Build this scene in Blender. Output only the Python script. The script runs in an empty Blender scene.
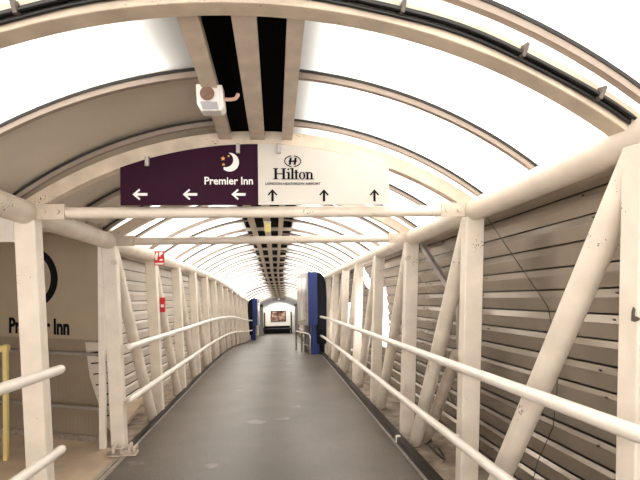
import bpy, bmesh, math, random
from mathutils import Vector, Matrix
random.seed(4)
PI = math.pi
sc = bpy.context.scene
COL = sc.collection

# ------------------------------------------------------------------ the ramp the tunnel follows
Y0, S = 1.8632, 1.6557            # first steel frame in view, bay length
def px0(y):
    t = max(0, y - 16)
    return -.104 + (.0027*t*t if t < 4 else .0432 + .0216*(t - 4))
def pz0(y):
    t = max(0, y - 10.2)
    if t < 12: return -.1181*y - .0036*t*t
    return -.1181*y - .5184 - .05*(t - 12)
def P(lat, y, z): return Vector((px0(y) + lat, y, pz0(y) + z))
def FY(i): return Y0 + S*i
YB = -3.2                          # the tunnel starts a little behind the viewer
YE = FY(20) + .3                   # ... and reaches the portal

# camera numbers (a 1.6 m eye height at the origin)
F_, YAW, PIT, ROL = 461.8, .0977, .0072, -.0122
cF = Vector((math.sin(YAW)*math.cos(PIT), math.cos(YAW)*math.cos(PIT), math.sin(PIT)))
cR0 = Vector((math.cos(YAW), -math.sin(YAW), 0)); cU0 = cR0.cross(cF)
cR = cR0*math.cos(ROL) + cU0*math.sin(ROL); cU = -cR0*math.sin(ROL) + cU0*math.cos(ROL)
EYE = Vector((0, 0, 1.6))
def at(px, py, y):
    """point of the place that lies at distance y up the tunnel, measured off the photograph"""
    d = cF + cR*((px-320)/F_) + cU*((240-py)/F_)
    return EYE + d*(y/d.y)

# ------------------------------------------------------------------ materials
def mat(name, col, rough=.5, metal=0, var=0, vscale=6, chips=0, bump=0, spec=.5):
    m = bpy.data.materials.new(name); m.use_nodes = True
    nt = m.node_tree; b = nt.nodes['Principled BSDF']
    b.inputs['Base Color'].default_value = (*col, 1)
    b.inputs['Roughness'].default_value = rough; b.inputs['Metallic'].default_value = metal
    b.inputs['Specular IOR Level'].default_value = spec
    tc = nt.nodes.new('ShaderNodeTexCoord'); src = None
    def noise(scale, detail=4, obj='Object'):
        n = nt.nodes.new('ShaderNodeTexNoise'); n.inputs['Scale'].default_value = scale
        n.inputs['Detail'].default_value = detail; nt.links.new(tc.outputs[obj], n.inputs['Vector']); return n
    if var:
        n = noise(vscale); r = nt.nodes.new('ShaderNodeValToRGB')
        r.color_ramp.elements[0].position = .3; r.color_ramp.elements[1].position = .72
        r.color_ramp.elements[0].color = (*[c*(1-var) for c in col], 1)
        r.color_ramp.elements[1].color = (*[min(1, c*(1+var*.5)) for c in col], 1)
        nt.links.new(n.outputs['Fac'], r.inputs['Fac']); src = r.outputs['Color']
    if chips:
        n = noise(70, 2); n2 = noise(4.3, 2)
        mu = nt.nodes.new('ShaderNodeMath'); mu.operation = 'MULTIPLY'
        nt.links.new(n.outputs['Fac'], mu.inputs[0]); nt.links.new(n2.outputs['Fac'], mu.inputs[1])
        r = nt.nodes.new('ShaderNodeValToRGB'); r.color_ramp.elements[0].position = chips
        r.color_ramp.elements[1].position = chips + .012
        nt.links.new(mu.outputs[0], r.inputs['Fac'])
        mx = nt.nodes.new('ShaderNodeMix'); mx.data_type = 'RGBA'
        nt.links.new(r.outputs['Color'], mx.inputs[0])
        if src: nt.links.new(src, mx.inputs[6])
        else: mx.inputs[6].default_value = (*col, 1)
        mx.inputs[7].default_value = (.09, .05, .035, 1); src = mx.outputs[2]
    if src: nt.links.new(src, b.inputs['Base Color'])
    if bump:
        n = noise(90, 3); bp = nt.nodes.new('ShaderNodeBump'); bp.inputs['Strength'].default_value = bump
        bp.inputs['Distance'].default_value = .004
        nt.links.new(n.outputs['Fac'], bp.inputs['Height']); nt.links.new(bp.outputs['Normal'], b.inputs['Normal'])
    return m
M = {}
M['cream'] = mat('cream_paint', (.83, .735, .63), .42, var=.12, vscale=5, chips=.445)
M['arch'] = mat('worn_cream_paint', (.74, .62, .49), .45, var=.2, vscale=7, chips=.43)
M['cream_old'] = mat('aged_cream_paint', (.66, .56, .46), .5, var=.18, vscale=9, chips=.44)
M['rail'] = mat('white_rail_paint', (.90, .83, .75), .3, var=.06, vscale=8, chips=.47)
M['rib'] = mat('glazing_bar_paint', (.36, .285, .235), .5, var=.1)
M['gasket'] = mat('black_rubber_and_shade', (.012, .010, .009), .6)  # rubber and dark fixings, also the painted shadow in the siding slots
M['black'] = mat('black_boards', (.006, .005, .005), .8, spec=.1)
M['cable'] = mat('black_cable', (.012, .011, .011), .35)
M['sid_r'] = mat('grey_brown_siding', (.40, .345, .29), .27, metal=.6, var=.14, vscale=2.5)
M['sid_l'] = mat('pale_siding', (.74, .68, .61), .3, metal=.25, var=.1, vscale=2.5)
M['opaque'] = mat('opaque_cream', (.66, .585, .49), .4, var=.1, vscale=1.6)
M['ledge'] = mat('dusty_ledge', (.42, .34, .27), .8, var=.5, vscale=7)
M['kerb'] = mat('dark_channel', (.022, .017, .013), .45, spec=.25, var=.3, vscale=14)
M['strip'] = mat('worn_metal_strip', (.50, .44, .38), .35, metal=.5, var=.3, vscale=20)
M['link'] = mat('link_floor_vinyl', (.66, .52, .38), .45, var=.22, vscale=3)
M['olive'] = mat('taupe_board', (.42, .345, .25), .55, var=.08, vscale=2)
M['olive_dk'] = mat('taupe_fluted_panel', (.31, .25, .185), .5, var=.12, vscale=3)
M['grey'] = mat('grey_metal', (.40, .37, .35), .38, metal=.4, var=.1)
M['blue'] = mat('blue_enamel', (.016, .036, .17), .4, var=.08)
M['navy'] = mat('navy_black_enamel', (.004, .004, .008), .5, spec=.2)
M['clip'] = mat('dark_metal_clip', (.10, .08, .065), .5)
M['chrome'] = mat('brushed_steel', (.62, .58, .54), .22, metal=.9)
M['purple'] = mat('aubergine_vinyl', (.028, .002, .017), .5, spec=.1)
M['signwhite'] = mat('white_sign_face', (.62, .575, .52), .4)
M['white'] = mat('white_vinyl', (.9, .88, .86), .5)
M['ink'] = mat('dark_ink', (.010, .009, .011), .8, spec=.1)
M['gold'] = mat('amber_vinyl', (.85, .42, .08), .5)
M['red'] = mat('signal_red', (.62, .02, .02), .4)
M['plastic'] = mat('white_plastic', (.86, .83, .80), .35)
M['lens'] = mat('frosted_lens', (.42, .42, .44), .15)
M['disk'] = mat('brown_grille', (.22, .12, .085), .6, var=.3, vscale=60)
M['pink'] = mat('copper_conduit', (.62, .38, .31), .4)
M['yellow'] = mat('yellow_paint', (.85, .68, .28), .5)
M['portal'] = mat('portal_grey', (.30, .31, .32), .35, metal=.3, var=.15)
M['lobby'] = mat('lobby_white', (.88, .85, .8), .5)

def floor_mat():
    m = bpy.data.materials.new('speckled_grey_vinyl'); m.use_nodes = True
    nt = m.node_tree; b = nt.nodes['Principled BSDF']; L = nt.links
    tc = nt.nodes.new('ShaderNodeTexCoord')
    def ns(scale, det, a, b_, ca, cb):
        n = nt.nodes.new('ShaderNodeTexNoise'); n.inputs['Scale'].default_value = scale; n.inputs['Detail'].default_value = det
        L.new(tc.outputs['Object'], n.inputs['Vector'])
        r = nt.nodes.new('ShaderNodeValToRGB'); r.color_ramp.elements[0].position = a; r.color_ramp.elements[1].position = b_
        r.color_ramp.elements[0].color = (*ca, 1); r.color_ramp.elements[1].color = (*cb, 1)
        L.new(n.outputs['Fac'], r.inputs['Fac']); return r
    big = ns(1.3, 5, .3, .72, (.100, .082, .066), (.152, .128, .106))
    spk = ns(150, 2, .38, .68, (.62, .62, .62), (1.3, 1.28, 1.25))
    mx = nt.nodes.new('ShaderNodeMix'); mx.data_type = 'RGBA'; mx.blend_type = 'MULTIPLY'; mx.inputs[0].default_value = 1
    L.new(big.outputs['Color'], mx.inputs[6]); L.new(spk.outputs['Color'], mx.inputs[7])
    # a few pale scuffs
    sc_ = ns(2.2, 6, .66, .72, (0, 0, 0), (1, 1, 1))
    mm = nt.nodes.new('ShaderNodeMath'); mm.operation = 'MULTIPLY'; mm.inputs[1].default_value = .30
    L.new(sc_.outputs['Color'], mm.inputs[0])
    m2 = nt.nodes.new('ShaderNodeMix'); m2.data_type = 'RGBA'
    L.new(mm.outputs[0], m2.inputs[0]); L.new(mx.outputs[2], m2.inputs[6]); m2.inputs[7].default_value = (.42, .39, .36, 1)
    L.new(m2.outputs[2], b.inputs['Base Color'])
    b.inputs['Roughness'].default_value = .42; b.inputs['Specular IOR Level'].default_value = .45
    return m
M['floor'] = floor_mat()

def glazing_mat():
    m = bpy.data.materials.new('milky_glazing'); m.use_nodes = True
    nt = m.node_tree; nt.nodes.remove(nt.nodes['Principled BSDF']); out = nt.nodes['Material Output']
    t = nt.nodes.new('ShaderNodeBsdfTranslucent'); t.inputs['Color'].default_value = (.97, .95, .91, 1)
    d = nt.nodes.new('ShaderNodeBsdfDiffuse'); d.inputs['Color'].default_value = (.80, .74, .67, 1)
    g = nt.nodes.new('ShaderNodeBsdfGlossy'); g.inputs['Roughness'].default_value = .3; g.inputs['Color'].default_value = (.9, .9, .9, 1)
    a = nt.nodes.new('ShaderNodeMixShader'); a.inputs[0].default_value = .38
    c = nt.nodes.new('ShaderNodeMixShader'); c.inputs[0].default_value = .05
    nt.links.new(t.outputs[0], a.inputs[1]); nt.links.new(d.outputs[0], a.inputs[2])
    nt.links.new(a.outputs[0], c.inputs[1]); nt.links.new(g.outputs[0], c.inputs[2])
    nt.links.new(c.outputs[0], out.inputs['Surface']); return m
M['glaze'] = glazing_mat()

def glow_mat(name, col, e):
    m = bpy.data.materials.new(name); m.use_nodes = True; b = m.node_tree.nodes['Principled BSDF']
    b.inputs['Base Color'].default_value = (*col, 1); b.inputs['Emission Color'].default_value = (*col, 1)
    b.inputs['Emission Strength'].default_value = e; return m
M['lamp'] = glow_mat('lit_diffuser', (.75, .62, .25), .04)

def picture_mat(name, cols, scale, e, stretch=(1, 1, 1)):
    m = bpy.data.materials.new(name); m.use_nodes = True; nt = m.node_tree; b = nt.nodes['Principled BSDF']
    tc = nt.nodes.new('ShaderNodeTexCoord'); mp = nt.nodes.new('ShaderNodeMapping'); mp.inputs['Scale'].default_value = stretch
    n = nt.nodes.new('ShaderNodeTexNoise'); n.inputs['Scale'].default_value = scale; n.inputs['Detail'].default_value = 2
    r = nt.nodes.new('ShaderNodeValToRGB'); r.color_ramp.elements.remove(r.color_ramp.elements[1])
    for i, c in enumerate(cols):
        p = .32 + .36*i/(len(cols)-1)
        el = r.color_ramp.elements[0] if i == 0 else r.color_ramp.elements.new(p)
        el.position = p; el.color = (*c, 1)
    nt.links.new(tc.outputs['Object'], mp.inputs[0]); nt.links.new(mp.outputs[0], n.inputs['Vector'])
    nt.links.new(n.outputs['Fac'], r.inputs['Fac']); nt.links.new(r.outputs['Color'], b.inputs['Base Color'])
    nt.links.new(r.outputs['Color'], b.inputs['Emission Color']); b.inputs['Emission Strength'].default_value = e
    b.inputs['Roughness'].default_value = .15
    return m
M['poster'] = picture_mat('backlit_poster', [(.10, .08, .08), (.30, .26, .24), (.42, .40, .38)], 2.2, .06, (1, 1, .5))
M['photo'] = picture_mat('backlit_photo', [(.03, .02, .02), (.20, .10, .07), (.45, .36, .30)], 4, .05)

# ------------------------------------------------------------------ mesh helpers
class MB:
    def __init__(s): s.v = []; s.f = []; s.sm = []
    def add(s, vs, fs, smooth=False):
        k = len(s.v); s.v += [Vector(v) for v in vs]
        for f in fs: s.f.append([i+k for i in f]); s.sm.append(smooth)
        return s
    def box(s, a, b):
        x0, y0, z0 = [min(a[i], b[i]) for i in range(3)]; x1, y1, z1 = [max(a[i], b[i]) for i in range(3)]
        return s.hexa([(x0,y0,z0),(x1,y0,z0),(x1,y1,z0),(x0,y1,z0),(x0,y0,z1),(x1,y0,z1),(x1,y1,z1),(x0,y1,z1)])
    def hexa(s, v): return s.add(v, [(0,3,2,1),(4,5,6,7),(0,1,5,4),(1,2,6,5),(2,3,7,6),(3,0,4,7)])
    def sweep(s, rings, closed=True, caps=True, smooth=False):
        n = len(rings[0]); vs = [v for r in rings for v in r]; fs = []
        for i in range(len(rings)-1):
            for j in range(n if closed else n-1):
                a = i*n+j; b = i*n+(j+1) % n; fs.append((a, b, b+n, a+n))
        s.add(vs, fs, smooth)
        if caps and closed:
            s.add(rings[0], [tuple(range(n))[::-1]]); s.add(rings[-1], [tuple(range(n))])
        return s
    def tube(s, pts, r, n=16, round_ends=False):
        pts = [Vector(p) for p in pts]; rings = []
        rad = [r]*len(pts)
        if round_ends:
            d0 = (pts[0]-pts[1]).normalized(); d1 = (pts[-1]-pts[-2]).normalized()
            a = [(pts[0]+d0*r*math.sin(t), r*math.cos(t)) for t in (1.5, 1.15, .75, .35)]
            b = [(pts[-1]+d1*r*math.sin(t), r*math.cos(t)) for t in (.35, .75, 1.15, 1.5)]
            rad = [q[1] for q in a]+rad+[q[1] for q in b]; pts = [q[0] for q in a]+pts+[q[0] for q in b]
        up = None
        for i, p in enumerate(pts):
            t = ((pts[min(i+1, len(pts)-1)]-p).normalized() + (p-pts[max(i-1, 0)]).normalized()).normalized()
            if up is None: up = Vector((0, 0, 1)) if abs(t.z) < .9 else Vector((1, 0, 0))
            u = (up - t*up.dot(t)).normalized(); w = t.cross(u); up = u
            rings.append([p+(u*math.cos(2*PI*k/n)+w*math.sin(2*PI*k/n))*rad[i] for k in range(n)])
        return s.sweep(rings, smooth=True)
    def disk(s, c, axis, r, h, n=24):
        c = Vector(c); a = Vector(axis).normalized()
        return s.tube([c, c+a*h], r, n)
    def poly(s, pts, y0, y1):
        """outline in x/z given thickness along y"""
        n = len(pts); A = [(p[0], y0, p[1]) for p in pts]; B = [(p[0], y1, p[1]) for p in pts]
        s.add(A+B, [tuple(range(n)), tuple(range(2*n-1, n-1, -1))] + [(i, i+n, (i+1) % n+n, (i+1) % n) for i in range(n)])
        return s
    def build(s, name, m, parent=None, loc=None, bevel=0, fixn=True):
        base = Vector(parent.location) if parent is not None else Vector(loc if loc is not None else (0, 0, 0))
        me = bpy.data.meshes.new(name); me.from_pydata([v-base for v in s.v], [], s.f); me.update()
        me.polygons.foreach_set('use_smooth', s.sm)
        if fixn:
            bm = bmesh.new(); bm.from_mesh(me); bmesh.ops.recalc_face_normals(bm, faces=bm.faces); bm.to_mesh(me); bm.free()
        me.materials.append(m)
        o = bpy.data.objects.new(name, me); COL.objects.link(o)
        if parent is not None: o.parent = parent
        else: o.location = base
        if bevel:
            b = o.modifiers.new('Bevel', 'BEVEL'); b.width = bevel; b.segments = 2; b.limit_method = 'ANGLE'
        return o
def tag(o, label=None, cat=None, group=None, kind=None):
    if label: o['label'] = label
    if cat: o['category'] = cat
    if group: o['group'] = group
    if kind: o['kind'] = kind
    return o
def thing(name, loc, label, cat, group=None):
    o = bpy.data.objects.new(name, None); COL.objects.link(o); o.location = loc; o.empty_display_size = .1
    return tag(o, label, cat, group)
def struct(o): o['kind'] = 'structure'; return o
def dup(root, loc, label, group=None):
    c = root.copy(); COL.objects.link(c); c.location = loc; c['label'] = label
    if group: c['group'] = group
    for ch in list(root.children):
        d = ch.copy(); COL.objects.link(d); d.parent = c
        for g in ch.children:
            e = g.copy(); COL.objects.link(e); e.parent = d
    return c
ORD = ['first', 'second', 'third', 'fourth', 'fifth', 'sixth', 'seventh', 'eighth', 'ninth', 'tenth', 'eleventh', 'twelfth']
def ys(a, b, step=.8):
    n = max(1, int(round((b-a)/step))); return [a+(b-a)*i/n for i in range(n+1)]

# ------------------------------------------------------------------ floor, kerbs, ledges
def strip(name, m, l0, l1, z0, z1, ya, yb, kind=True, step=.8):
    rings = [[P(l0, y, z0), P(l1, y, z0), P(l1, y, z1), P(l0, y, z1)] for y in ys(ya, yb, step)]
    o = MB().sweep(rings).build(name, m)
    return struct(o) if kind else o
YF = YE + 5.2
strip('floor', M['floor'], -1.455, 1.37, -.12, 0, YB, YF)
strip('trim_1', M['kerb'], 1.392, 1.47, -.12, .075, YB, 13.0)
strip('trim_2', M['strip'], 1.37, 1.392, -.12, .012, YB, 13.0)
strip('trim_3', M['kerb'], 1.37, 1.47, -.12, .07, 13.0, YE)
strip('trim_4', M['kerb'], -1.52, -1.475, -.12, .055, 5.3, YE)
strip('trim_5', M['strip'], -1.475, -1.455, -.12, .010, 5.3, YE)
strip('trim_6', M['ledge'], 1.47, 2.10, -.14, -.01, YB, YE)
strip('trim_7', M['ledge'], -2.10, -1.52, -.14, -.01, 5.35, YE)
strip('trim_8', M['strip'], -1.50, -1.455, -.12, .008, YB, 5.3)
strip('trim_9', M['strip'], -1.56, -1.515, -.12, .006, YB, 5.3)
strip('trim_10', M['kerb'], -1.515, -1.50, -.12, -.004, YB, 5.3)

# ------------------------------------------------------------------ roof: milky glazing, dark centre deck
CZ = 2.76                             # underside of the arches at the crown
RAD = 2.90
def arcz(lat, top):                   # circular arch line, crown height top
    return top - (RAD - math.sqrt(max(0, RAD*RAD-lat*lat)))*1.02
def arc_pts(l0, l1, top, n):
    return [(l0+(l1-l0)*i/n, arcz(l0+(l1-l0)*i/n, top)) for i in range(n+1)]
mb = MB()
GZ = 2.955
def sheet(mb, la, lb, ya, yb, top=GZ, n=12):
    rows = []
    for y in ys(ya, yb, .85): rows.append([P(l, y, z) for l, z in arc_pts(la, lb, top, n)])
    mb.sweep(rows, closed=False, smooth=True)
sheet(mb, .234, 1.80, YB, FY(2)+.02); sheet(mb, .40, 1.80, FY(2)+.02, YE)
sheet(mb, -1.80, -.26, YB, FY(.5)); sheet(mb, -1.80, -.40, FY(2)+.02, YE)
struct(mb.build('ceiling', M['glaze'], fixn=False))
mb = MB(); sheet(mb, -1.80, -.26, FY(.5), FY(2)+.02)  # opaque cream sheets stand in for glazing shaded by the building outside
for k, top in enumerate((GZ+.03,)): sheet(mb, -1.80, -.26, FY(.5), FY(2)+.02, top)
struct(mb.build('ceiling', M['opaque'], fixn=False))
# roof walkway deck riding above the open centre strip
mb = MB()
mb.sweep([[P(-.47-(.12 if y < FY(.5) else 0), y, 3.03), P(.40, y, 3.03), P(.40, y, 3.09), P(-.47-(.12 if y < FY(.5) else 0), y, 3.09)] for y in ys(YB, YE, .8)])
for s_ in (-1, 1):
    q0 = .262 if s_ < 0 else .225
    mb.sweep([[P(s_*q0, y, 2.83), P(s_*(q0+.012), y, 2.83), P(s_*(q0+.012), y, 3.03), P(s_*q0, y, 3.03)] for y in ys(YB, FY(2), .8)])
for s_ in (-1, 1):
    mb.sweep([[P(s_*.402, y, 2.91), P(s_*.415, y, 2.91), P(s_*.415, y, 3.03), P(s_*.402, y, 3.03)] for y in ys(FY(2), YE, .8)])
mb.sweep([[P(-.55, y, 3.025), P(.55, y, 3.025), P(.55, y, 3.095), P(-.55, y, 3.095)] for y in ys(FY(2), YE, .8)])
struct(mb.build('ceiling', M['black']))

# ------------------------------------------------------------------ arches, glazing bars
def arch_obj(top, dy, h, l0, m, name, loc, n=36, bevel=0):
    rings = []
    for l, z in arc_pts(-l0, l0, top, n):
        # offset outward along the radius
        nx, nz = l/RAD, math.sqrt(1-(l/RAD)**2)
        a = Vector((l, 0, z)); b = a+Vector((nx, 0, nz))*h
        rings.append([Vector(loc)+a+Vector((0, -dy/2, 0)), Vector(loc)+a+Vector((0, dy/2, 0)), Vector(loc)+b+Vector((0, dy/2, 0)), Vector(loc)+b+Vector((0, -dy/2, 0))])
    return MB().sweep(rings, smooth=False).build(name, m, loc=loc, bevel=bevel)
NF = 21
arch0 = None
for i in range(-2, NF):
    loc = P(0, FY(i), 0)
    if i == -2: lab = 'worn cream steel arch over the near end of the walkway, behind the viewer'
    elif i == -1: lab = 'worn cream steel arch directly over the viewer'
    elif i == 0: lab = 'worn cream steel arch nearest the viewer, carrying the black cables'
    elif i == 1: lab = 'worn cream steel arch that the purple and white direction sign hangs from'
    elif i == 2: lab = 'worn cream steel arch just behind the direction sign, over the second tie bar'
    elif i < 8: lab = 'cream steel roof arch, %s beyond the second tie bar' % ORD[i-3]
    else: lab = 'cream steel roof arch far down the tunnel among the distant ribs'
    if arch0 is None:
        arch0 = arch_obj(CZ, .11, .10, 1.66, M['arch'], 'roof_arch', loc, bevel=.006); o = arch0
        tag(o, lab, 'arch', 'steel arches over the walkway')
    elif i == 3:
        arch0 = thing('roof_arch', loc, '', 'arch')
        q = arch_obj(2.865, .045, .05, 1.70, M['rib'], 'bow', loc); q.parent = arch0; q.location = (0, 0, 0)
        MB().box(loc+Vector((-.42, -.04, 2.842)), loc+Vector((.42, .04, 2.90))).build('crown_crosspiece', M['cream'], arch0)
        tag(arch0, lab, 'arch', 'steel arches over the walkway')
    else: o = dup(arch0, loc, lab)
# the first arch in view carries a painted lower rim
def make_rib(loc, k=1.0):
    r = thing('glazing_bar', loc, '', 'glazing bar', 'curved glazing bars under the milky roof')
    def ap(top, h, ya, yb, name, m):
      for sd in (-1, 1):
        rings = []
        for l, z in arc_pts(.24 if sd > 0 else -.27, sd*1.72, top, 16):
            nx, nz = l/RAD, math.sqrt(1-(l/RAD)**2)
            a = Vector((l, 0, z)); b = a+Vector((nx, 0, nz))*h
            rings.append([loc+a+Vector((0, ya, 0)), loc+a+Vector((0, yb, 0)), loc+b+Vector((0, yb, 0)), loc+b+Vector((0, ya, 0))])
        MB().sweep(rings).build(name, m, r)
    ap(2.893+.03*(1-k), .045-.03*(1-k), -.020*k, .020*k, 'bar', M['rib'])
    ap(2.925, .016, -.020*k-.006, -.020*k-.0005, 'gasket', M['gasket'])
    ap(2.915, .026, .020*k+.0005, .020*k+.006, 'gasket', M['gasket'])
    return r
rib0 = None
k = 0
for i in range(-2, NF):
    for off in (-.085, S/2):
        y = FY(i)+off
        if y > YE-.1 or (i > 2 and off < 0): continue
        loc = P(0, y, 0); md = off > 0
        if i < 0: lab = 'curved glazing bar overhead %s the viewer' % ('just ahead of' if (i == -1 and md) else 'above or behind')
        elif i == 0: lab = 'dark-edged glazing bar midway between the nearest arch and the sign arch' if md else 'dark-edged glazing bar hugging the nearest cable-carrying arch'
        elif i == 1: lab = 'dark-edged glazing bar midway between the sign arch and the arch behind it' if md else 'dark-edged glazing bar hugging the near side of the sign arch'
        elif i < 7: lab = 'thin curved glazing bar %s the %s arch beyond the sign arch' % ('midway past' if md else 'hugging', ORD[i-2])
        else: lab = 'thin curved glazing bar in the far rows beyond the seventh arch'
        if rib0 is None: rib0 = make_rib(loc); rib0['label'] = lab
        elif i == 2 and md: rib0 = make_rib(loc, .85); rib0['label'] = lab
        else: dup(rib0, loc, lab)

# ------------------------------------------------------------------ spine beams
for s_, w, nm in ((-.25, .088, 'left of the three cream beams running along the dark roof centre'),
                  (-.015, .105, 'middle and widest of the three cream beams along the dark roof centre'),
                  (.205, .075, 'right of the three cream beams running along the dark roof centre')):
    Y1 = P(s_, YB, 2.78)
    o = MB().sweep([[P(s_-w/2, y, 2.785), P(s_+w/2, y, 2.785), P(s_+w/2, y, 2.84), P(s_-w/2, y, 2.84)] for y in ys(YB, YE, .8)]).build('roof_beam', M['cream_old'], loc=Y1)
    tag(o, nm, 'beam', 'long beams along the roof centre')

# ------------------------------------------------------------------ chords, posts, braces
WC, WB, ZC = 1.666, 1.577, 2.258
for s_, side in ((-1, 'left'), (1, 'right')):
    o = MB().tube([P(s_*WC, y, ZC) for y in ys(YB, YE, .8275)], .085, 24).build('chord_pipe', M['cream'], loc=P(s_*WC, YB, ZC))
    tag(o, 'thick cream steel tube running along the top of the %s side truss' % side, 'pipe')
def make_post(s_, loc):
    r = []
    w, d = .145, .11
    zt = ZC-.05
    b = [(s_*WB-w/2, -d/2), (s_*WB+w/2, -d/2), (s_*WB+w/2, d/2), (s_*WB-w/2, d/2)]
    t = [(s_*WC-w/2, -d/2), (s_*WC+w/2, -d/2), (s_*WC+w/2, d/2), (s_*WC-w/2, d/2)]
    base = loc+Vector((s_*WB, 0, -.02))
    v = [loc+Vector((x, y, -.02)) for x, y in b]+[loc+Vector((x, y, zt)) for x, y in t]
    root = thing('truss_post', base, '', 'post', 'upright posts of the %s truss' % ('left' if s_ < 0 else 'right'))
    MB().hexa(v).build('shaft', M['cream'], root, bevel=.008)
    MB().box(loc+Vector((s_*WB-.10, -.08, -.012)), loc+Vector((s_*WB+.10, .08, .004))).build('base_plate', M['cream_old'], root)
    return root
for s_, side in ((-1, 'left'), (1, 'right')):
    p0 = None
    for i in range(-2, NF):
        loc = P(0, FY(i), 0)
        if i < 0: lab = 'cream steel post beside or behind the viewer on the %s' % side
        elif i == 0: lab = 'nearest cream steel post on the %s, %s' % (side, 'chipped, at the photo edge' if s_ > 0 else 'outside the photo edge')
        elif i == 1: lab = 'cream steel post on the %s under the sign arch and nearer tie bar' % side
        elif i == 2: lab = 'cream steel post on the %s under the second tie bar' % side + (', beside the doorway' if s_ < 0 else '')
        elif i == 3 and s_ < 0: lab = 'cream steel post on the left with the small red fire sign'
        elif i < 10: lab = '%s cream steel post on the %s beyond the second tie bar' % (ORD[i-3], side)
        else: lab = 'distant cream steel post on the %s in the close-packed far row' % side
        if i == 0: loc = P(0, FY(0)-.07, 0)
        if p0 is None: p0 = make_post(s_, loc); p0['label'] = lab; off = p0.location-loc
        else:
            q = dup(p0, loc+off, lab)
            if i == 0 and s_ > 0:
                yq = FY(0)-.07-.058
                MB().poly([(v.x, v.z) for v in (at(a_, b_, yq) for a_, b_ in ((632, 321), (632.5, 312), (634, 307), (635.5, 309), (635, 316), (640, 318), (640, 320), (635, 322)))], yq, yq+.006).build('rust_patch', M['clip'], q)
            if i == 2: MB().disk(P(s_*(WB+.02), FY(2)-.055, 2.03), (0, -1, 0), .028, .05, 16).build('stub_fixing', M['cream_old'], q)
    for i in range(-2, NF-1):
        if s_ < 0 and i == 1: continue
        a = P(s_*(WC-.015), FY(i)-(.04 if i == 0 else -.03), 2.17); b = P(s_*(WB+.01), FY(i)+1.36, .0)
        o = MB().tube([a, b], .066, 20).build('diagonal_brace', M['cream'], loc=b)
        if i < 0: lab = 'slanting cream tube beside the viewer on the %s' % side
        elif i == 0: lab = 'large slanting cream tube on the %s between the two nearest posts' % side
        elif i == 1: lab = 'slanting cream tube on the right between the posts of both tie bars'
        elif i == 2: lab = 'slanting cream tube on the %s just beyond the second tie bar' % side
        elif i < 9: lab = 'slanting cream tube on the %s past the %s post beyond the second tie bar' % (side, ORD[i-3])
        else: lab = 'distant slanting cream tube on the %s in the close-packed far row' % side
        tag(o, lab, 'brace', 'slanting tubes of the %s truss' % side)

# tie bars
for i, lab in ((1, 'cream tie bar just under the purple and white direction sign'), (2, 'thinner-looking second cream tie bar crossing behind the direction sign')):
    y = FY(i)-.02; z = 2.254; r = thing('tie_bar', P(0, y, z), lab, 'bar', 'cross bars of the nearer two frames')
    MB().tube([P(-1.41, y, z), P(1.41, y, z)], .043, 20).build('tube', M['cream'], r)
    for s_ in (-1, 1):
        pl = MB().box(P(s_*1.385, y-.052, z-.055), P(s_*1.575, y-.030, z+.058)).build('end_plate', M['cream_old'], r, bevel=.004)
        for dx in (1.43, 1.525):
            o = MB().disk(P(s_*dx, y-.052, z), (0, -1, 0), .018, .016, 6).build('bolt', M['cream_old'], r); o.parent = pl

# ------------------------------------------------------------------ handrails
def rail(name, lat, z, ya, yb, label, ends=True, r=.033, brackets=()):
    root = thing(name, P(lat, ya, z), label, 'handrail')
    MB().tube([P(lat, y, z) for y in ys(ya, yb, .55)], r, 18, round_ends=ends).build('pipe', M['rail'], root)
    s_ = 1 if lat > 0 else -1
    for y in brackets:
        MB().tube([P(lat+s_*.01, y, z-.028), P(s_*(WB-.05), y, z-.045)], .012, 8).build('bracket', M['rail'], root)
RL, RR = 1.425, 1.405
br = [FY(i) for i in range(-1, 19)]
for z, n in ((1.08, 'upper'), (.535, 'lower')):
    rail('handrail', RR, z, YB+.3, YE-3, '%s white tubular handrail along the right side' % n, brackets=br)
for z, n in ((1.15, 'upper'), (.60, 'lower')):
    rail('handrail', -1.37, z+.0, YB+.3, 3.33, '%s short near-left white handrail ending round at the doorway' % n, brackets=[FY(-1), FY(0)])
    rail('handrail', -RL, z-.02, 5.02, YE-8.2, '%s long white handrail on the left beyond the doorway' % n, brackets=[FY(i) for i in range(2, 16)])

# ------------------------------------------------------------------ siding walls
PITCH = .15
def siding(name, s_, lat, m, ya, yb, zlo, zhi, gaps=()):
    mb = MB(); slot = MB(); z = zhi
    while z > zlo:
        zb = z-PITCH; zm = (z+zb)/2
        lh, lv, sl = (.012, .046, .139) if zm > 1.35 else ((.020, .036, .137) if zm > .95 else (.018, .026, .134))
        prof0 = [(.014, 0), (.014-lh, -lv), (.014-lh, -lv-.003), (.014, .001-sl), (.034, -sl)]
        edges = [(lambda q: ya)]
        for f, z0_, z1_ in gaps:
            if z0_ < zm < z1_: edges += [(lambda q, f=f: f(q)[0]), (lambda q, f=f: f(q)[1])]
        edges.append(lambda q: yb)
        for e in range(0, len(edges), 2):
            n = max(1, int((edges[e+1](zm)-edges[e](zm))/.9))
            def ln(pts):
                return [[P(s_*(lat+l), edges[e](z+dz)+(edges[e+1](z+dz)-edges[e](z+dz))*k/n, z+dz) for l, dz in pts] for k in range(n+1)]
            mb.sweep(ln(prof0), closed=False)
            slot.sweep(ln([(.034, -sl), (.034, -PITCH), (.014, -PITCH)]), closed=False)
        z = zb
    struct(slot.build('slot_shade', M['gasket'], fixn=False))  # black strips paint the overlap shadow inside the siding slots
    return struct(mb.build(name, m, fixn=False))
def gp1(z): y = 8.3+(z-1.6)/.6*1.5; return (y, y+.7)
def gp2(z): y = 7.65+(z-1.15)*.35; return (y, y+.75)
def gp3(z): return (11.6, 12.4)
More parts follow.
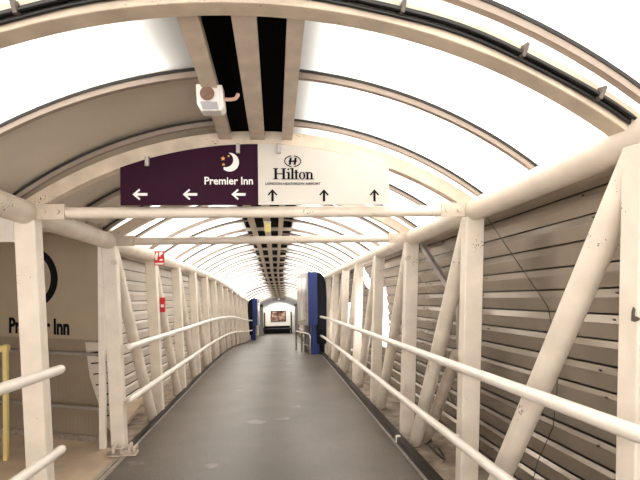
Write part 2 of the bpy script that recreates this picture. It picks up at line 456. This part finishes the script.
siding('wall_right', 1, 2.0, M['sid_r'], YB, YE, -.1, 2.36, [(gp1, 1.7, 2.4), (gp2, .75, 1.7), (gp3, .3, 1.5)])
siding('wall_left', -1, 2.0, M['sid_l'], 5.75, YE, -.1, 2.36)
# capping flashing of each siding run
strip('trim_11', M['gasket'], 1.93, 2.06, 2.33, 2.352, YB, YE)
strip('trim_12', M['gasket'], -2.06, -1.93, 2.33, 2.352, 5.75, YE)
# outer eaves boards closing chord to siding
strip('trim_13', M['cream_old'], 1.75, 2.08, 2.36, 2.39, YB, YE)
strip('trim_14', M['cream_old'], -2.08, -1.75, 2.36, 2.39, 5.75, YE)
# fixing screws and sheet joints
mb = MB()
for bay in range(-1, 14):
    for k in range(16):
        y = FY(bay)+.75+.10*math.sin(k*1.3)-.05*k % .4
        z = 2.36-PITCH*k-.022
        c = P(1.985, y, z)
        mb.box(c+Vector((-.005, -.007, -.004)), c+Vector((.008, .007, .004)))
struct(mb.build('trim_15', M['gasket']))
def seam(pts, label):
    path = [P(1.979, y, z) for y, z in pts]
    mb = MB().tube(path, .003, 6); return struct(mb.build('trim_16', M['gasket']))
seam([(3.96, 2.30), (3.03, 1.50), (2.91, 1.14), (2.99, .68), (3.18, .39), (3.3, .1)], '')
seam([(9.3+1.0, 2.25), (8.95, 1.90)], '')
# struts outside the right truss
a, b, c = P(1.86, 5.40, 2.20), P(1.86, 4.30, 1.52), P(1.86, 4.28, .02)
o = MB()
for p, q in ((a, b), (b, c)):
    d = (q-p).normalized(); n = Vector((1, 0, 0)); t = d.cross(n).normalized()
    o.hexa([p-n*.02-t*.03, p+n*.02-t*.03, p+n*.02+t*.03, p-n*.02+t*.03, q-n*.02-t*.03, q+n*.02-t*.03, q+n*.02+t*.03, q-n*.02+t*.03])
tag(o.build('bent_strut', M['grey'], loc=c), 'bent grey strut behind the right truss near the second tie bar', 'strut')
p, q = P(1.78, 4.15, 1.05), P(1.72, 4.95, .0)
tag(MB().tube([p, q], .055, 12).build('knee_brace', M['cream_old'], loc=q), 'short beige brace crossing behind the post right of the sign arch', 'brace')
# loose cable loop on the right ledge
pts = [P(1.66+.07*math.sin(t*1.3), 4.55+.28*math.sin(t), .02+.05*(1+math.cos(t*1.7))) for t in [x*.25 for x in range(26)]]
tag(MB().tube(pts, .008, 8).build('cable_loop', M['cable'], loc=pts[0]), 'loose black cable looped on the dusty ledge behind the right posts', 'cable')

# ------------------------------------------------------------------ kerb joint plate (right) and hinge casting (left)
r = thing('joint_plate', P(1.41, 4.92, .075), 'small pale joint plate clamped over the right kerb channel', 'plate')
MB().box(P(1.385, 4.90, .013), P(1.435, 4.935, .092)).build('clamp', M['rail'], r, bevel=.006)
MB().disk(P(1.385, 4.917, .055), (-1, 0, 0), .012, .012, 8).build('bolt', M['grey'], r)
r = thing('hinge_bracket', P(-1.48, 5.09, .0), 'cream bolted hinge bracket at the foot of the doorway post', 'bracket')
MB().box(P(-1.64, 4.98, .002), P(-1.36, 5.10, .030)).build('foot_plate', M['cream_old'], r, bevel=.004)
for k, l in enumerate((-1.60, -1.52, -1.44, -1.39)):
    MB().box(P(l, 4.985, .03), P(l+.028, 5.08, .10 if k % 2 else .125)).build('lug', M['cream_old'], r, bevel=.006)
MB().tube([P(-1.645, 5.03, .075), P(-1.35, 5.03, .075)], .016, 10).build('pin', M['strip'], r)

# ------------------------------------------------------------------ link corridor on the left with the hotel wall
WA = Vector((-1.83, 5.42, 0)); WD = Vector((-1.51, .50, 0)).normalized(); WN = Vector((WD.y, -WD.x, 0))
if WN.y > 0: WN = -WN
FZ = pz0(5.2)-.01
def W(u, h, out=0): return WA+WD*u+WN*out+Vector((0, 0, h))
mb = MB(); mb.add([P(-1.56, y, -.005) for y in ys(YB, 5.35, .8)]+[Vector((-5.2, y, pz0(y)-.005+.0)) for y in ys(YB, 5.35, .8)]
    , [(i, i+1, i+1+len(ys(YB, 5.35, .8)), i+len(ys(YB, 5.35, .8))) for i in range(len(ys(YB, 5.35, .8))-1)])
e0 = P(-1.56, 5.35, -.005)
mb.add([e0, (-5.2, 5.35, e0.z), (-5.2, 7.0, e0.z), (-1.9, 7.0, e0.z), (-1.9, 5.35, e0.z)], [(0, 1, 2, 3, 4)])
mb.add([v-Vector((0, 0, .05)) for v in mb.v], [tuple(f) for f in mb.f])
struct(mb.build('floor', M['link'], fixn=False))
ZT = 1.74
def wallbox(u0, u1, h0, h1, o0, o1, name, m, parent=None, bevel=0, loc=None):
    v = [W(u0, h0, o0), W(u1, h0, o0), W(u1, h0, o1), W(u0, h0, o1), W(u0, h1, o0), W(u1, h1, o0), W(u1, h1, o1), W(u0, h1, o1)]
    return MB().hexa(v).build(name, m, parent, bevel=bevel, loc=loc)
struct(wallbox(-.02, 3.6, FZ-.12, ZT+.3, -.12, -.03, 'wall_far', M['olive_dk']))
# fluting of the lower wall
mb = MB()
for k in range(72):
    u = k*.05
    v = [W(u, FZ+.06, -.03), W(u+.046, FZ+.06, -.03), W(u+.046, FZ+.06, -.0285), W(u, FZ+.06, -.0285)]
    mb.hexa(v+[q+Vector((0, 0, .53-FZ-.06)) for q in v])
struct(mb.build('trim_17', M['olive_dk']))
struct(wallbox(-.02, 3.6, FZ-.1, FZ+.055, -.03, .0, 'baseboard_far', M['strip']))
pn = thing('hotel_panel', W(1.7, .53), 'large taupe hotel name panel on the link corridor wall at left', 'sign')
wallbox(.02, 3.5, .53, ZT+.2, -.03, 0, 'board', M['olive'], pn)
# link ceiling, side wall, fascia, jamb, yellow post
mb = MB().box((-5.2, 4.66, ZT), (-1.80, 6.9, ZT+.12)).box((-5.2, YB, 2.14), (-1.86, 4.66, 2.24)).box((-5.2, 4.60, ZT), (-1.86, 4.66, 2.14)); struct(mb.build('ceiling', M['olive_dk']))
mb = MB().box((-5.25, YB, -1.1), (-5.1, 6.9, ZT+.2)); struct(mb.build('wall_left', M['opaque']))
a = at(-30, 217, 4.6); b = at(17.5, 242, 4.6)
tag(MB().box((-5.08, 4.53, b.z), (b.x, 4.595, a.z)).build('fascia_board', M['rail'], loc=(b.x, 4.6, b.z), bevel=.004), 'white fascia board above the link corridor at the far left edge', 'board')
j = at(101.5, 430, 5.3)
tag(MB().box((j.x-.02, 5.28, FZ), (j.x+.045, 5.34, 1.62)).build('door_jamb', M['rail'], loc=(j.x, 5.3, FZ), bevel=.004), 'white upright jamb board beside the doorway post', 'jamb')
a = at(-3, 345, 5.1); b = at(8, 432, 5.1)
yp = thing('yellow_post', ((a.x+b.x)/2, 5.1, b.z), 'yellow barrier post at the far left edge of the corridor', 'post')
MB().box((a.x+.06, 5.08, FZ), (b.x, 5.13, a.z)).build('upright', M['yellow'], yp, bevel=.006)
MB().box((a.x-.3, 5.07, a.z-.07), (b.x+.01, 5.14, a.z-.01)).build('top_bar', M['yellow'], yp, bevel=.006)
# corridor handrail
cr = thing('corridor_handrail', W(.1, FZ, .1), 'grey two-bar handrail along the link corridor wall', 'handrail')
for h in (.385, -.22):
    MB().tube([W(.0, h, .07), W(3.4, h, .07)], .019, 12).build('bar', M['grey'], cr)
for u in (.16, 1.5, 2.9):
    MB().tube([W(u, .385, .07), W(u, .35, .03), W(u, .35, -.03)], .01, 8).build('bracket', M['grey'], cr)
    MB().tube([W(u, -.22, .07), W(u, -.27, .05), W(u, -.27, -.03)], .01, 8).build('bracket', M['grey'], cr)
# pale louvred corner seen below the panel
mb = MB()
q = [(.03, .50), (.36, .50), (.30, .10), (.10, -.42), (.03, -.50)]
mb.add([W(u, h, .004) for u, h in q]+[W(u, h, -.012) for u, h in q], [tuple(range(5)), tuple(range(9, 4, -1))]+[(i, (i+1) % 5, (i+1) % 5+5, i+5) for i in range(5)])
lv = thing('corner_louvre', W(.03, -.5), 'pale tapering corner sheet with dark slots below the hotel panel', 'louvre')
mb.build('sheet', M['sid_l'], lv)
mb = MB()
for k in range(7):
    h = .42-k*.12
    mb.add([W(.05, h, .009), W(.05+.26-.03*k, h-.03, .009), W(.05+.26-.03*k, h-.045, .009), W(.05, h-.015, .009)], [(0, 1, 2, 3)])
mb.build('slots', M['ink'], lv)

# ------------------------------------------------------------------ lettering
def text_mesh(txt, bold=0, font_shear=0):
    cu = bpy.data.curves.new('t', 'FONT'); cu.body = txt; cu.offset = bold; cu.resolution_u = 4
    o = bpy.data.objects.new('t', cu); COL.objects.link(o)
    dg = bpy.context.evaluated_depsgraph_get(); me = bpy.data.meshes.new_from_object(o.evaluated_get(dg))
    vs = [v.co.copy() for v in me.vertices]; fs = [tuple(p.vertices) for p in me.polygons]
    bpy.data.objects.remove(o); bpy.data.meshes.remove(me)
    x0 = min(v.x for v in vs); x1 = max(v.x for v in vs)
    return [Vector((v.x-x0, v.y, 0)) for v in vs], fs, x1-x0
def letter(txt, org, xdir, width, capz, name, m, parent, nrm, bold=.0):
    """org = left end of the baseline; text laid along xdir, upright z"""
    vs, fs, w = text_mesh(txt, bold); sx = width/w
    H = .73; sz = capz/H
    mb = MB(); f = [org+xdir*(v.x*sx)+Vector((0, 0, v.y*sz)) for v in vs]
    mb.add(f, fs); n0 = len(mb.v)
    o = mb.build(name, m, parent, fixn=False)
    sd = o.modifiers.new('Solidify', 'SOLIDIFY'); sd.thickness = .004; sd.offset = 0
    return o
# hotel wall letters: read left to right, so the line runs against WD
def u_of(px, py=327):              # where the sight line meets the wall
    d = cF+cR*((px-320)/F_)+cU*((240-py)/F_)
    t = (WA-EYE).dot(WN)/d.dot(WN); p = EYE+d*t
    return (p-WA).dot(WD), p.z
uL, z1 = u_of(9.5, 333); uR, z2 = u_of(69.5, 333.5); _, zt = u_of(40, 317.5)
zb = (z1+z2)/2
letter('Premier Inn', W(uL, zb, .004), -WD, uL-uR, (zt-zb)*.98, 'lettering', M['ink'], pn, WN, bold=.035)
uc, zc = u_of(33, 278); r1 = u_of(33, 248)[1]-zc; ue, _ = u_of(56.5, 278)
mb = MB(); out = []
cu_ = ue+r1*.95
N = 28
for k in range(N+1):
    t = -PI*.60+PI*1.20*k/N; out.append((cu_-r1*math.cos(t), zc+r1*math.sin(t)))
x_a = out[0]
R2 = r1*.80; inn = []
for k in range(N+1):
    t = PI*.60-PI*1.20*k/N; inn.append((cu_+r1*.06-R2*math.cos(t), zc+R2*1.02*math.sin(t)))
pp = out+inn; n = len(pp)
# crescent as quads
vs = [W(a, b, .004) for a, b in out]+[W(a, b, .004) for a, b in inn[::-1]]
fs = [(i, i+1, i+1+N+1, i+N+1) for i in range(N)]
o = MB().add(vs, fs).build('crescent_logo', M['ink'], pn, fixn=False)
sd = o.modifiers.new('Solidify', 'SOLIDIFY'); sd.thickness = .004; sd.offset = 0

# ------------------------------------------------------------------ the hanging direction sign
SY = FY(1)-.115
sg = thing('direction_sign', P(0, SY, 2.285), 'wide hanging sign, purple left half and white right half, under the arch', 'sign')
def sign_outline(l0, l1, n=14):
    a = [(l0, 2.29), (l1, 2.29)]
    top = [(l0+(l1-l0)*i/n) for i in range(n, -1, -1)]
    return a+[(l, arcz(l, 2.735)) for l in top]
x0, z0 = px0(SY), pz0(SY)
MB().poly([(x0+l, z0+z) for l, z in sign_outline(-.985, -.012)], SY, SY+.03).build('purple_panel', M['purple'], sg)
MB().poly([(x0+l, z0+z) for l, z in sign_outline(-.012, .965)], SY, SY+.03).build('white_panel', M['signwhite'], sg)
for px_, py_ in ((147, 162), (238, 149), (279, 149)):
    c = at(px_, py_, SY-.02)
    MB().box(c+Vector((-.014, -.012, -.03)), c+Vector((.014, .10, .04))).build('hanger_clip', M['grey'], sg, bevel=.003)
YS = SY-.003
X = Vector((1, 0, 0))
def on_sign(px_, py_): return at(px_, py_, YS)
a = on_sign(204.5, 184.3); b = on_sign(253, 184.6); t = on_sign(228, 176.6)
letter('Premier Inn', a, X, b.x-a.x, t.z-a.z, 'hotel_name', M['white'], sg, None, bold=.018)
# moon with stars
c = on_sign(229.5, 162.2); R = on_sign(239, 162).x-c.x
mb = MB(); N = 24; O = []; I = []
for k in range(N+1):
    t = -PI*.72+PI*1.22*k/N; O.append(c+Vector((R*math.cos(t), 0, R*math.sin(t))))
    t2 = -PI*.62+PI*1.02*k/N; I.append(c+Vector((-R*.42+R*.82*math.cos(t2), 0, R*.26+R*.80*math.sin(t2))))
I[0] = O[0]; I[-1] = O[-1]
mb.add(O+I, [(i, i+1, i+N+2, i+N+1) for i in range(N)])
o = mb.build('moon', M['white'], sg, fixn=False); sd = o.modifiers.new('S', 'SOLIDIFY'); sd.thickness = .003; sd.offset = 0
def star(c, r, m):
    p = []
    for k in range(10):
        rr = r if k % 2 == 0 else r*.45; t = PI/2+k*PI/5; p.append((c.x+rr*math.cos(t), c.z+rr*math.sin(t)))
    MB().poly(p, YS-.001, YS+.003).build('star', m, sg)
star(on_sign(223, 158.5), .017, M['gold']); star(on_sign(223.5, 164.5), .013, M['gold']); star(on_sign(228.5, 156), .009, M['gold'])
# arrows
def arrow(px_, py_, L, ang, m):
    c = on_sign(px_, py_); w = L*.095
    pl = [(-L*.5, 0), (-L*.06, L*.40), (L*.02, L*.30), (-L*.22, w), (L*.5, w), (L*.5, -w), (-L*.22, -w), (L*.02, -L*.30), (-L*.06, -L*.40)]
    ca, sa = math.cos(ang), math.sin(ang)
    MB().poly([(c.x+x*ca-z*sa, c.z+x*sa+z*ca) for x, z in pl], YS-.001, YS+.003).build('arrow', m, sg)
pxm = .0075
for q in (140, 190, 238.5): arrow(q, 194.4, 13.5*pxm, 0, M['white'])
for q in (272.5, 324, 374.5): arrow(q, 195.3, 12*pxm, -PI/2, M['ink'])
# Hilton in serif letters, drawn from stems, bars and rings
mb = MB()
h0 = on_sign(273, 179.3); h1 = on_sign(312.5, 168.3); HW = h1.x-h0.x; HH = h1.z-h0.z
def hb(x_a, x_b, z_a, z_b):
    mb.box((h0.x+x_a*HW, YS-.002, h0.z+z_a*HH), (h0.x+x_b*HW, YS+.003, h0.z+z_b*HH))
def stem(x, w, z1_, foot=True, head=True, sw=.035):
    hb(x-w/2, x+w/2, 0, z1_)
    if foot: hb(x-w/2-sw, x+w/2+sw, 0, .07)
    if head == 'full': hb(x-w/2-sw, x+w/2+sw, z1_-.07, z1_)
    elif head == 'left': hb(x-w/2-sw, x, z1_-.08, z1_)
stem(.07, .062, 1, head='full'); stem(.27, .062, 1, head='full'); hb(.07, .27, .46, .54)
stem(.395, .052, .66, head='left'); mb.disk((h0.x+.39*HW, YS+.003, h0.z+.90*HH), (0, -1, 0), .09*HH, .005, 12)
stem(.49, .052, 1.04, head='left')
stem(.585, .052, .85, foot=False, head=False); hb(.53, .645, .60, .67); hb(.585, .65, 0, .07)
for k in range(24):
    t0, t1 = 2*PI*k/24, 2*PI*(k+1)/24
    def rg(t, o_): return (h0.x+(.735+(.083 if o_ else .038)*math.cos(t))*HW, h0.z+(.33+(.35 if o_ else .29)*math.sin(t))*HH)
    mb.poly([rg(t0, 1), rg(t1, 1), rg(t1, 0), rg(t0, 0)], YS-.002, YS+.003)
stem(.87, .05, .66, head='left'); stem(.975, .05, .48)
for k in range(8):
    t0, t1 = PI*k/8, PI*(k+1)/8
    def rn(t, o_): return (h0.x+(.925+(.075 if o_ else .030)*math.cos(t))*HW, h0.z+(.46+(.21 if o_ else .11)*math.sin(t))*HH)
    mb.poly([rn(t0, 1), rn(t1, 1), rn(t1, 0), rn(t0, 0)], YS-.002, YS+.003)
mb.build('hotel_name', M['ink'], sg)
a = on_sign(265.5, 184.8); b = on_sign(320.5, 184.8)
letter('LONDON HEATHROW AIRPORT', a, X, b.x-a.x, .019, 'location_line', M['ink'], sg, None, bold=.004)
# oval H emblem: two open arcs round an H
mb = MB(); c = on_sign(292.7, 161.2); ax, az = .063, .043
for k in range(40):
    if k in (9, 10, 29, 30): continue
    t0, t1 = 2*PI*k/40, 2*PI*(k+1)/40
    th = .16
    mb.poly([(c.x+ax*math.cos(t0), c.z+az*math.sin(t0)), (c.x+ax*math.cos(t1), c.z+az*math.sin(t1)),
             (c.x+ax*(1-th*.7)*math.cos(t1), c.z+az*(1-th)*math.sin(t1)), (c.x+ax*(1-th*.7)*math.cos(t0), c.z+az*(1-th)*math.sin(t0))], YS-.002, YS+.003)
for s_ in (-1, 1): mb.poly([(c.x+s_*.018-.008-.004, c.z-.026), (c.x+s_*.018+.008-.004, c.z-.026), (c.x+s_*.018+.008+.004, c.z+.026), (c.x+s_*.018-.008+.004, c.z+.026)], YS-.002, YS+.003)
mb.box((c.x-.03, YS-.002, c.z-.005), (c.x+.03, YS+.003, c.z+.005))
mb.build('oval_emblem', M['ink'], sg)

# ------------------------------------------------------------------ cables on the first arch
yc = FY(0)-.055
cb = thing('cable_bundle', P(0, yc, CZ+.03), 'black cable bundle clipped across the face of the nearest arch', 'cable')
for dz, dy, r_ in ((.050, -.013, .014), (.024, -.011, .009), (.037, -.034, .007)):
    MB().tube([P(l, yc+dy, arcz(l, CZ)+dz+.004*math.sin(l*9)) for l in [x*.08-1.6 for x in range(41)]], r_, 8).build('cable', M['cable'], cb)
for l in (-1.35, -.83, -.33, .12, .62, 1.12, 1.45):
    z = arcz(l, CZ)
    tl = -l/RAD
    c = P(l, yc, z+.052); mb = MB()
    v = [Vector((-.008, -.045, -.028)), Vector((.008, -.045, -.028)), Vector((.008, .0, -.028)), Vector((-.008, .0, -.028))]
    v += [q+Vector((0, 0, .062)) for q in v]
    Rm = Matrix.Rotation(-tl, 3, 'Y'); mb.hexa([c+Rm @ q for q in v]); mb.build('clip', M['clip'], cb, bevel=.002)

# ------------------------------------------------------------------ alarm beacon on the left roof beam
c = at(209.5, 97, 2.62)
bl = thing('ceiling_floodlight', c, 'white box detector lamp with brown disc under the left roof beam', 'lamp')
def lb(x0_, x1_, y0_, y1_, z0_, z1_, name, m, bev=.004):
    return MB().box(c+Vector((x0_, y0_, z0_)), c+Vector((x1_, y1_, z1_))).build(name, m, bl, bevel=bev)
mb = MB()
pr = [(-.075, .072), (.070, .072), (.082, -.055), (.062, -.075), (-.045, -.078), (-.070, -.04)]
mb.poly([(c.x+x, c.z+z) for x, z in pr], c.y, c.y+.11); mb.build('housing', M['plastic'], bl, bevel=.006)
MB().disk(c+Vector((-.012, .0, .018)), (0, -1, 0), .040, .008, 24).build('grille_disc', M['disk'], bl)
MB().tube([c+Vector((-.012+.043*math.cos(t), -.004, .018+.043*math.sin(t))) for t in [2*PI*k/24 for k in range(25)]], .004, 6).build('disc_rim', M['plastic'], bl)
mb = MB().poly([(c.x-.052, c.z-.028), (c.x+.042, c.z-.028), (c.x+.05, c.z-.068), (c.x-.036, c.z-.070)], c.y-.010, c.y); mb.build('lens', M['lens'], bl, bevel=.003)
MB().box(c+Vector((-.02, .03, .07)), c+Vector((.02, .08, 2.79+pz0(c.y)-c.z))).build('mounting_arm', M['plastic'], bl)
MB().tube([c+Vector((.07, .04, .0)), c+Vector((.115, .04, .0)), c+Vector((.14, .04, .006)), c+Vector((.152, .04, .022)), c+Vector((.155, .04, .034))], .011, 10).build('conduit', M['pink'], bl)

# small lit lamp under the middle beam, further on
yl = 7.1; cl = P(0, yl, 2.785)
lm = thing('emergency_light', cl, 'small pale yellow lamp under the middle roof beam behind the tie bars', 'lamp')
MB().box(cl+Vector((-.05, -.14, -.03)), cl+Vector((.05, .14, 0))).build('housing', M['plastic'], lm, bevel=.004)
MB().box(cl+Vector((-.045, -.155, -.17)), cl+Vector((.045, .155, -.03))).build('diffuser', M['lamp'], lm, bevel=.012)

# ------------------------------------------------------------------ fire sign and call point on the left
y = FY(3)-.075
a = at(154.3, 250.2, y); b = at(164.3, 265.2, y)
fs = thing('fire_sign', ((a.x+b.x)/2, y, b.z), 'small red and white fire notice near the top of the left post', 'sign')
MB().box((a.x, y-.008, b.z), (b.x, y+.014, a.z)).build('plate', M['red'], fs)
w = b.x-a.x; h = a.z-b.z
def fp(pts, name, m=M['white']): MB().poly([(a.x+x*w, b.z+z*h) for x, z in pts], y-.011, y-.008).build(name, m, fs)
fp([(.06, .05), (.94, .05), (.94, .16), (.06, .16)], 'pictogram'); fp([(.12, .35), (.30, .35), (.34, .60), (.42, .80), (.26, .88), (.10, .62)], 'pictogram')
fp([(.50, .30), (.85, .30), (.85, .42), (.62, .42)], 'pictogram'); fp([(.50, .58), (.66, .58), (.66, .70), (.86, .74), (.82, .90), (.52, .86)], 'pictogram')
fp([(.05, .93), (.95, .93), (.95, .97), (.05, .97)], 'pictogram')
a = at(160.0, 297.5, y); b = at(165.2, 312, y)
cp = thing('fire_call_point', ((a.x+b.x)/2, y, b.z), 'small red fire alarm box on the left post below the fire notice', 'alarm')
MB().box((a.x, y-.02, b.z), (b.x, y+.03, a.z)).build('box', M['red'], cp, bevel=.006)
MB().box((a.x+.015, y-.024, b.z+.07), (b.x-.012, y-.02, b.z+.11)).build('button_window', M['plastic'], cp)

# ------------------------------------------------------------------ advertising display units
def totem(y, lat, ang, side, label, barrier):
    base = P(lat, y, 0)
    r = thing('display_unit', base, label, 'advertising display', 'blue advertising display units')
    sl = (pz0(y+1)-pz0(y))
    ca, sa = math.cos(ang), math.sin(ang)
    def T(u, v, z):           # u outward (towards wall), v up the tunnel
        return base+Vector((side*(u*ca+v*sa*0), 0, 0))+Vector((-side*v*sa, v*ca, z+v*sl))
    def bx_(u0, u1, v0, v1, z0_, z1_, name, m, parent=None, bev=.01):
        v = [T(u0, v0, z0_), T(u1, v0, z0_), T(u1, v1, z0_), T(u0, v1, z0_), T(u0, v0, z1_), T(u1, v0, z1_), T(u1, v1, z1_), T(u0, v1, z1_)]
        o = MB().hexa(v).build(name, m, r, bevel=bev)
        if parent: o.parent = parent
        return o
    cab = bx_(0, .27, 0, 1.45, .84, 2.38, 'cabinet', M['blue'])
    fr = bx_(-.02, 0, .0, 1.45, .84, 2.38, 'screen_frame', M['grey'])
    bx_(-.026, -.02, .12, 1.30, .98, 2.26, 'screen', M['poster'], fr, 0)
    # rounded dark back shell
    pr = [(.27, .30), (.52, .30), (.55, 1.6), (.53, 2.05), (.47, 2.24), (.38, 2.34), (.27, 2.38)]
    rings = [[T(u, v, z) for u, z in pr] for v in (.02, 1.43)]
    MB().sweep(rings).build('back_shell', M['navy'], r)
    bx_(.12, .34, .10, .34, .0, .84, 'leg', M['blue'], None, .006)
    bx_(.14, .30, 1.1, 1.34, .0, .84, 'leg', M['grey'], None, .006)
    bx_(.34, .50, .10, .34, .0, .84, 'rear_leg', M['navy'], None, .006)
    return r
totem(13.3, 1.045, .16, 1, 'large blue display unit with pale screen standing on the right', True)
totem(26.6, -1.12, .05, -1, 'distant dark blue display unit standing on the left', True)
# chrome hoop barrier in front of the right screen
for k, (pa, pb, yy) in enumerate(((296.8, 304.5, 14.3), (302.5, 310.3, 13.5))):
    a = at(pa, 340, yy); b = at(pb, 340, yy); zf = pz0(yy); zt_ = zf+.56
    r = thing('barrier_hoop', ((a.x+b.x)/2, yy, zf), '%s chrome hoop barrier beside the large blue display unit' % ('farther' if k == 0 else 'nearer'), 'barrier', 'chrome hoops by the display')
    pts = [Vector((a.x, yy+.5, zf-.06)), Vector((a.x, yy+.5, zt_-.10)), Vector((a.x+.01, yy+.47, zt_-.03)), Vector((a.x+.03, yy+.4, zt_)),
           Vector((b.x-.03, yy, zt_+.02)), Vector((b.x-.005, yy-.04, zt_-.02)), Vector((b.x, yy-.05, zt_-.10)), Vector((b.x, yy-.05, zf))]
    MB().tube(pts, .03, 10).build('hoop', M['chrome'], r)
    MB().tube([(pts[0]+Vector((0, 0, .28))), (pts[-1]+Vector((0, 0, .22)))], .012, 8).build('crossbar', M['chrome'], r)

# ------------------------------------------------------------------ portal and far lobby
y = YE
mb = MB(); N = 26
outer = []; inner = []
for k in range(N+1):
    t = k/N; l = -2.08+4.16*t
    outer.append((l, arcz(l, 3.05) if abs(l) < 2.08 else arcz(l, 3.05)))
    li = -1.20+2.40*t
    inner.append((li, 2.56-.42*(abs(li)/1.20)**2.2))
def V(l, z, dy): return P(0, y, 0)+Vector((l, dy, z))
for dy0, dy1 in ((0, .5),):
    for k in range(N):
        for a_, b_ in ((outer, inner),):
            q = [V(*a_[k], dy0), V(*a_[k+1], dy0), V(*b_[k+1], dy0), V(*b_[k], dy0)]
            q2 = [v+Vector((0, dy1, 0)) for v in q]
            mb.hexa(q+q2)
for s_ in (-1, 1): mb.box(V(s_*1.20, -.05, 0), V(s_*2.08, 2.36, .5))
tag(mb.build('portal_arch', M['portal'], loc=P(0, y, 0)), 'dark grey arched portal at the far end of the tunnel', 'portal')
# lobby shell
yl0, yl1 = y+.5, YF
mb = MB()
for s_ in (-1, 1):
    mb.sweep([[P(s_*1.45, yy, -.1), P(s_*1.55, yy, -.1), P(s_*1.55, yy, 2.2), P(s_*1.45, yy, 2.2)] for yy in (yl0, yl1)])
struct(mb.build('wall_lobby', M['lobby']))
mb = MB(); rows = [[P(l, yy, 2.15+.55*(1-(l/1.5)**2)) for l in [x*.15-1.5 for x in range(21)]] for yy in ys(yl0, yl1)]
mb.sweep(rows, closed=False); struct(mb.build('ceiling', M['glaze'], fixn=False))
mb = MB().box(P(-1.6, yl1, -.2), P(1.6, yl1+.1, 2.9)); struct(mb.build('wall_end', M['lobby']))
for k in range(4):
    yy = yl0+.6+k*1.1
    pts = [P(l, yy, 2.12+.55*(1-(l/1.5)**2)) for l in [x*.15-1.42 for x in range(20)]]
    tag(MB().tube(pts, .03, 8).build('lobby_rib', M['portal'], loc=pts[0]), 'small dark rib curving over the far lobby', 'rib', 'ribs over the far lobby')
yk = yl1-.5
a = at(263.5, 308.5, yk); b = at(290.5, 325.5, yk); zf = pz0(yk)
kb = thing('lobby_billboard', ((a.x+b.x)/2, yk, zf), 'white end board with a framed warm-toned photo across the far lobby', 'billboard')
w = b.x-a.x
MB().poly([(a.x, b.z), (b.x, b.z), (b.x, a.z-.25), (b.x-.25, a.z), (a.x+.25, a.z), (a.x, a.z-.25)], yk, yk+.12).build('board', M['lobby'], kb)
MB().box((a.x+.05, yk+.0, zf), (b.x-.05, yk+.1, b.z)).build('plinth', M['navy'], kb)
for q in (a.x+.04, b.x+.02): MB().box((q, yk-.05, zf), (q+.10, yk+.2, a.z-.35)).build('side_frame', M['navy'], kb)
c1 = at(270.7, 311, yk); c2 = at(286, 321.5, yk)
MB().box((c1.x, yk-.04, c2.z), (c2.x, yk, c1.z)).build('picture_frame', M['navy'], kb)
MB().box((c1.x+.06, yk-.05, c2.z+.06), (c2.x-.06, yk-.04, c1.z-.06)).build('picture', M['photo'], kb)
ybn = yk-.7
c1 = at(263, 325.5, ybn); c2 = at(291, 331, ybn)
bn = thing('lobby_bench', ((c1.x+c2.x)/2, ybn, pz0(ybn)), 'low black bench below the far end board', 'bench')
MB().box((c1.x, ybn-.2, pz0(ybn)+.36), (c2.x, ybn+.2, pz0(ybn)+.46)).build('seat', M['navy'], bn, bevel=.02)
for q in (c1.x+.1, (c1.x+c2.x)/2, c2.x-.1):
    MB().box((q-.04, ybn-.16, pz0(ybn-.16)-.03), (q+.04, ybn+.16, pz0(ybn)+.36)).build('leg', M['navy'], bn)
# camera dome at the portal
cc = P(0, YE-.35, 2.78)
cd = thing('dome_camera', cc, 'small white dome fitting over the far portal', 'camera')
MB().box(cc+Vector((-.07, -.07, -.02)), cc+Vector((.07, .07, .09))).build('mount', M['plastic'], cd)
mb = MB(); rings = []
for t in (0, .4, .8, 1.2, 1.5):
    rings.append([cc+Vector((.11*math.cos(t)*math.cos(p_), .11*math.cos(t)*math.sin(p_), -.02-.13*math.sin(t))) for p_ in [2*PI*k/14 for k in range(14)]])
mb.sweep(rings, smooth=True).build('dome', M['plastic'], cd)

# ------------------------------------------------------------------ light and camera
w = bpy.data.worlds.new('overcast_sky'); sc.world = w; w.use_nodes = True
bg = w.node_tree.nodes['Background']; bg.inputs['Color'].default_value = (1, .975, .935, 1); bg.inputs['Strength'].default_value = 1.0

cam = bpy.data.cameras.new('camera'); co = bpy.data.objects.new('camera', cam); COL.objects.link(co)
m = Matrix((cR, cU, -cF)).transposed().to_4x4(); m.translation = EYE; co.matrix_world = m
cam.sensor_width = 36; cam.lens = F_/640*36; cam.clip_start = .05; cam.clip_end = 300
sc.camera = co
vs = sc.view_settings
vs.view_transform = 'Standard'; vs.look = 'None'; vs.gamma = 1; vs.exposure = 2.55; vs.use_curve_mapping = False
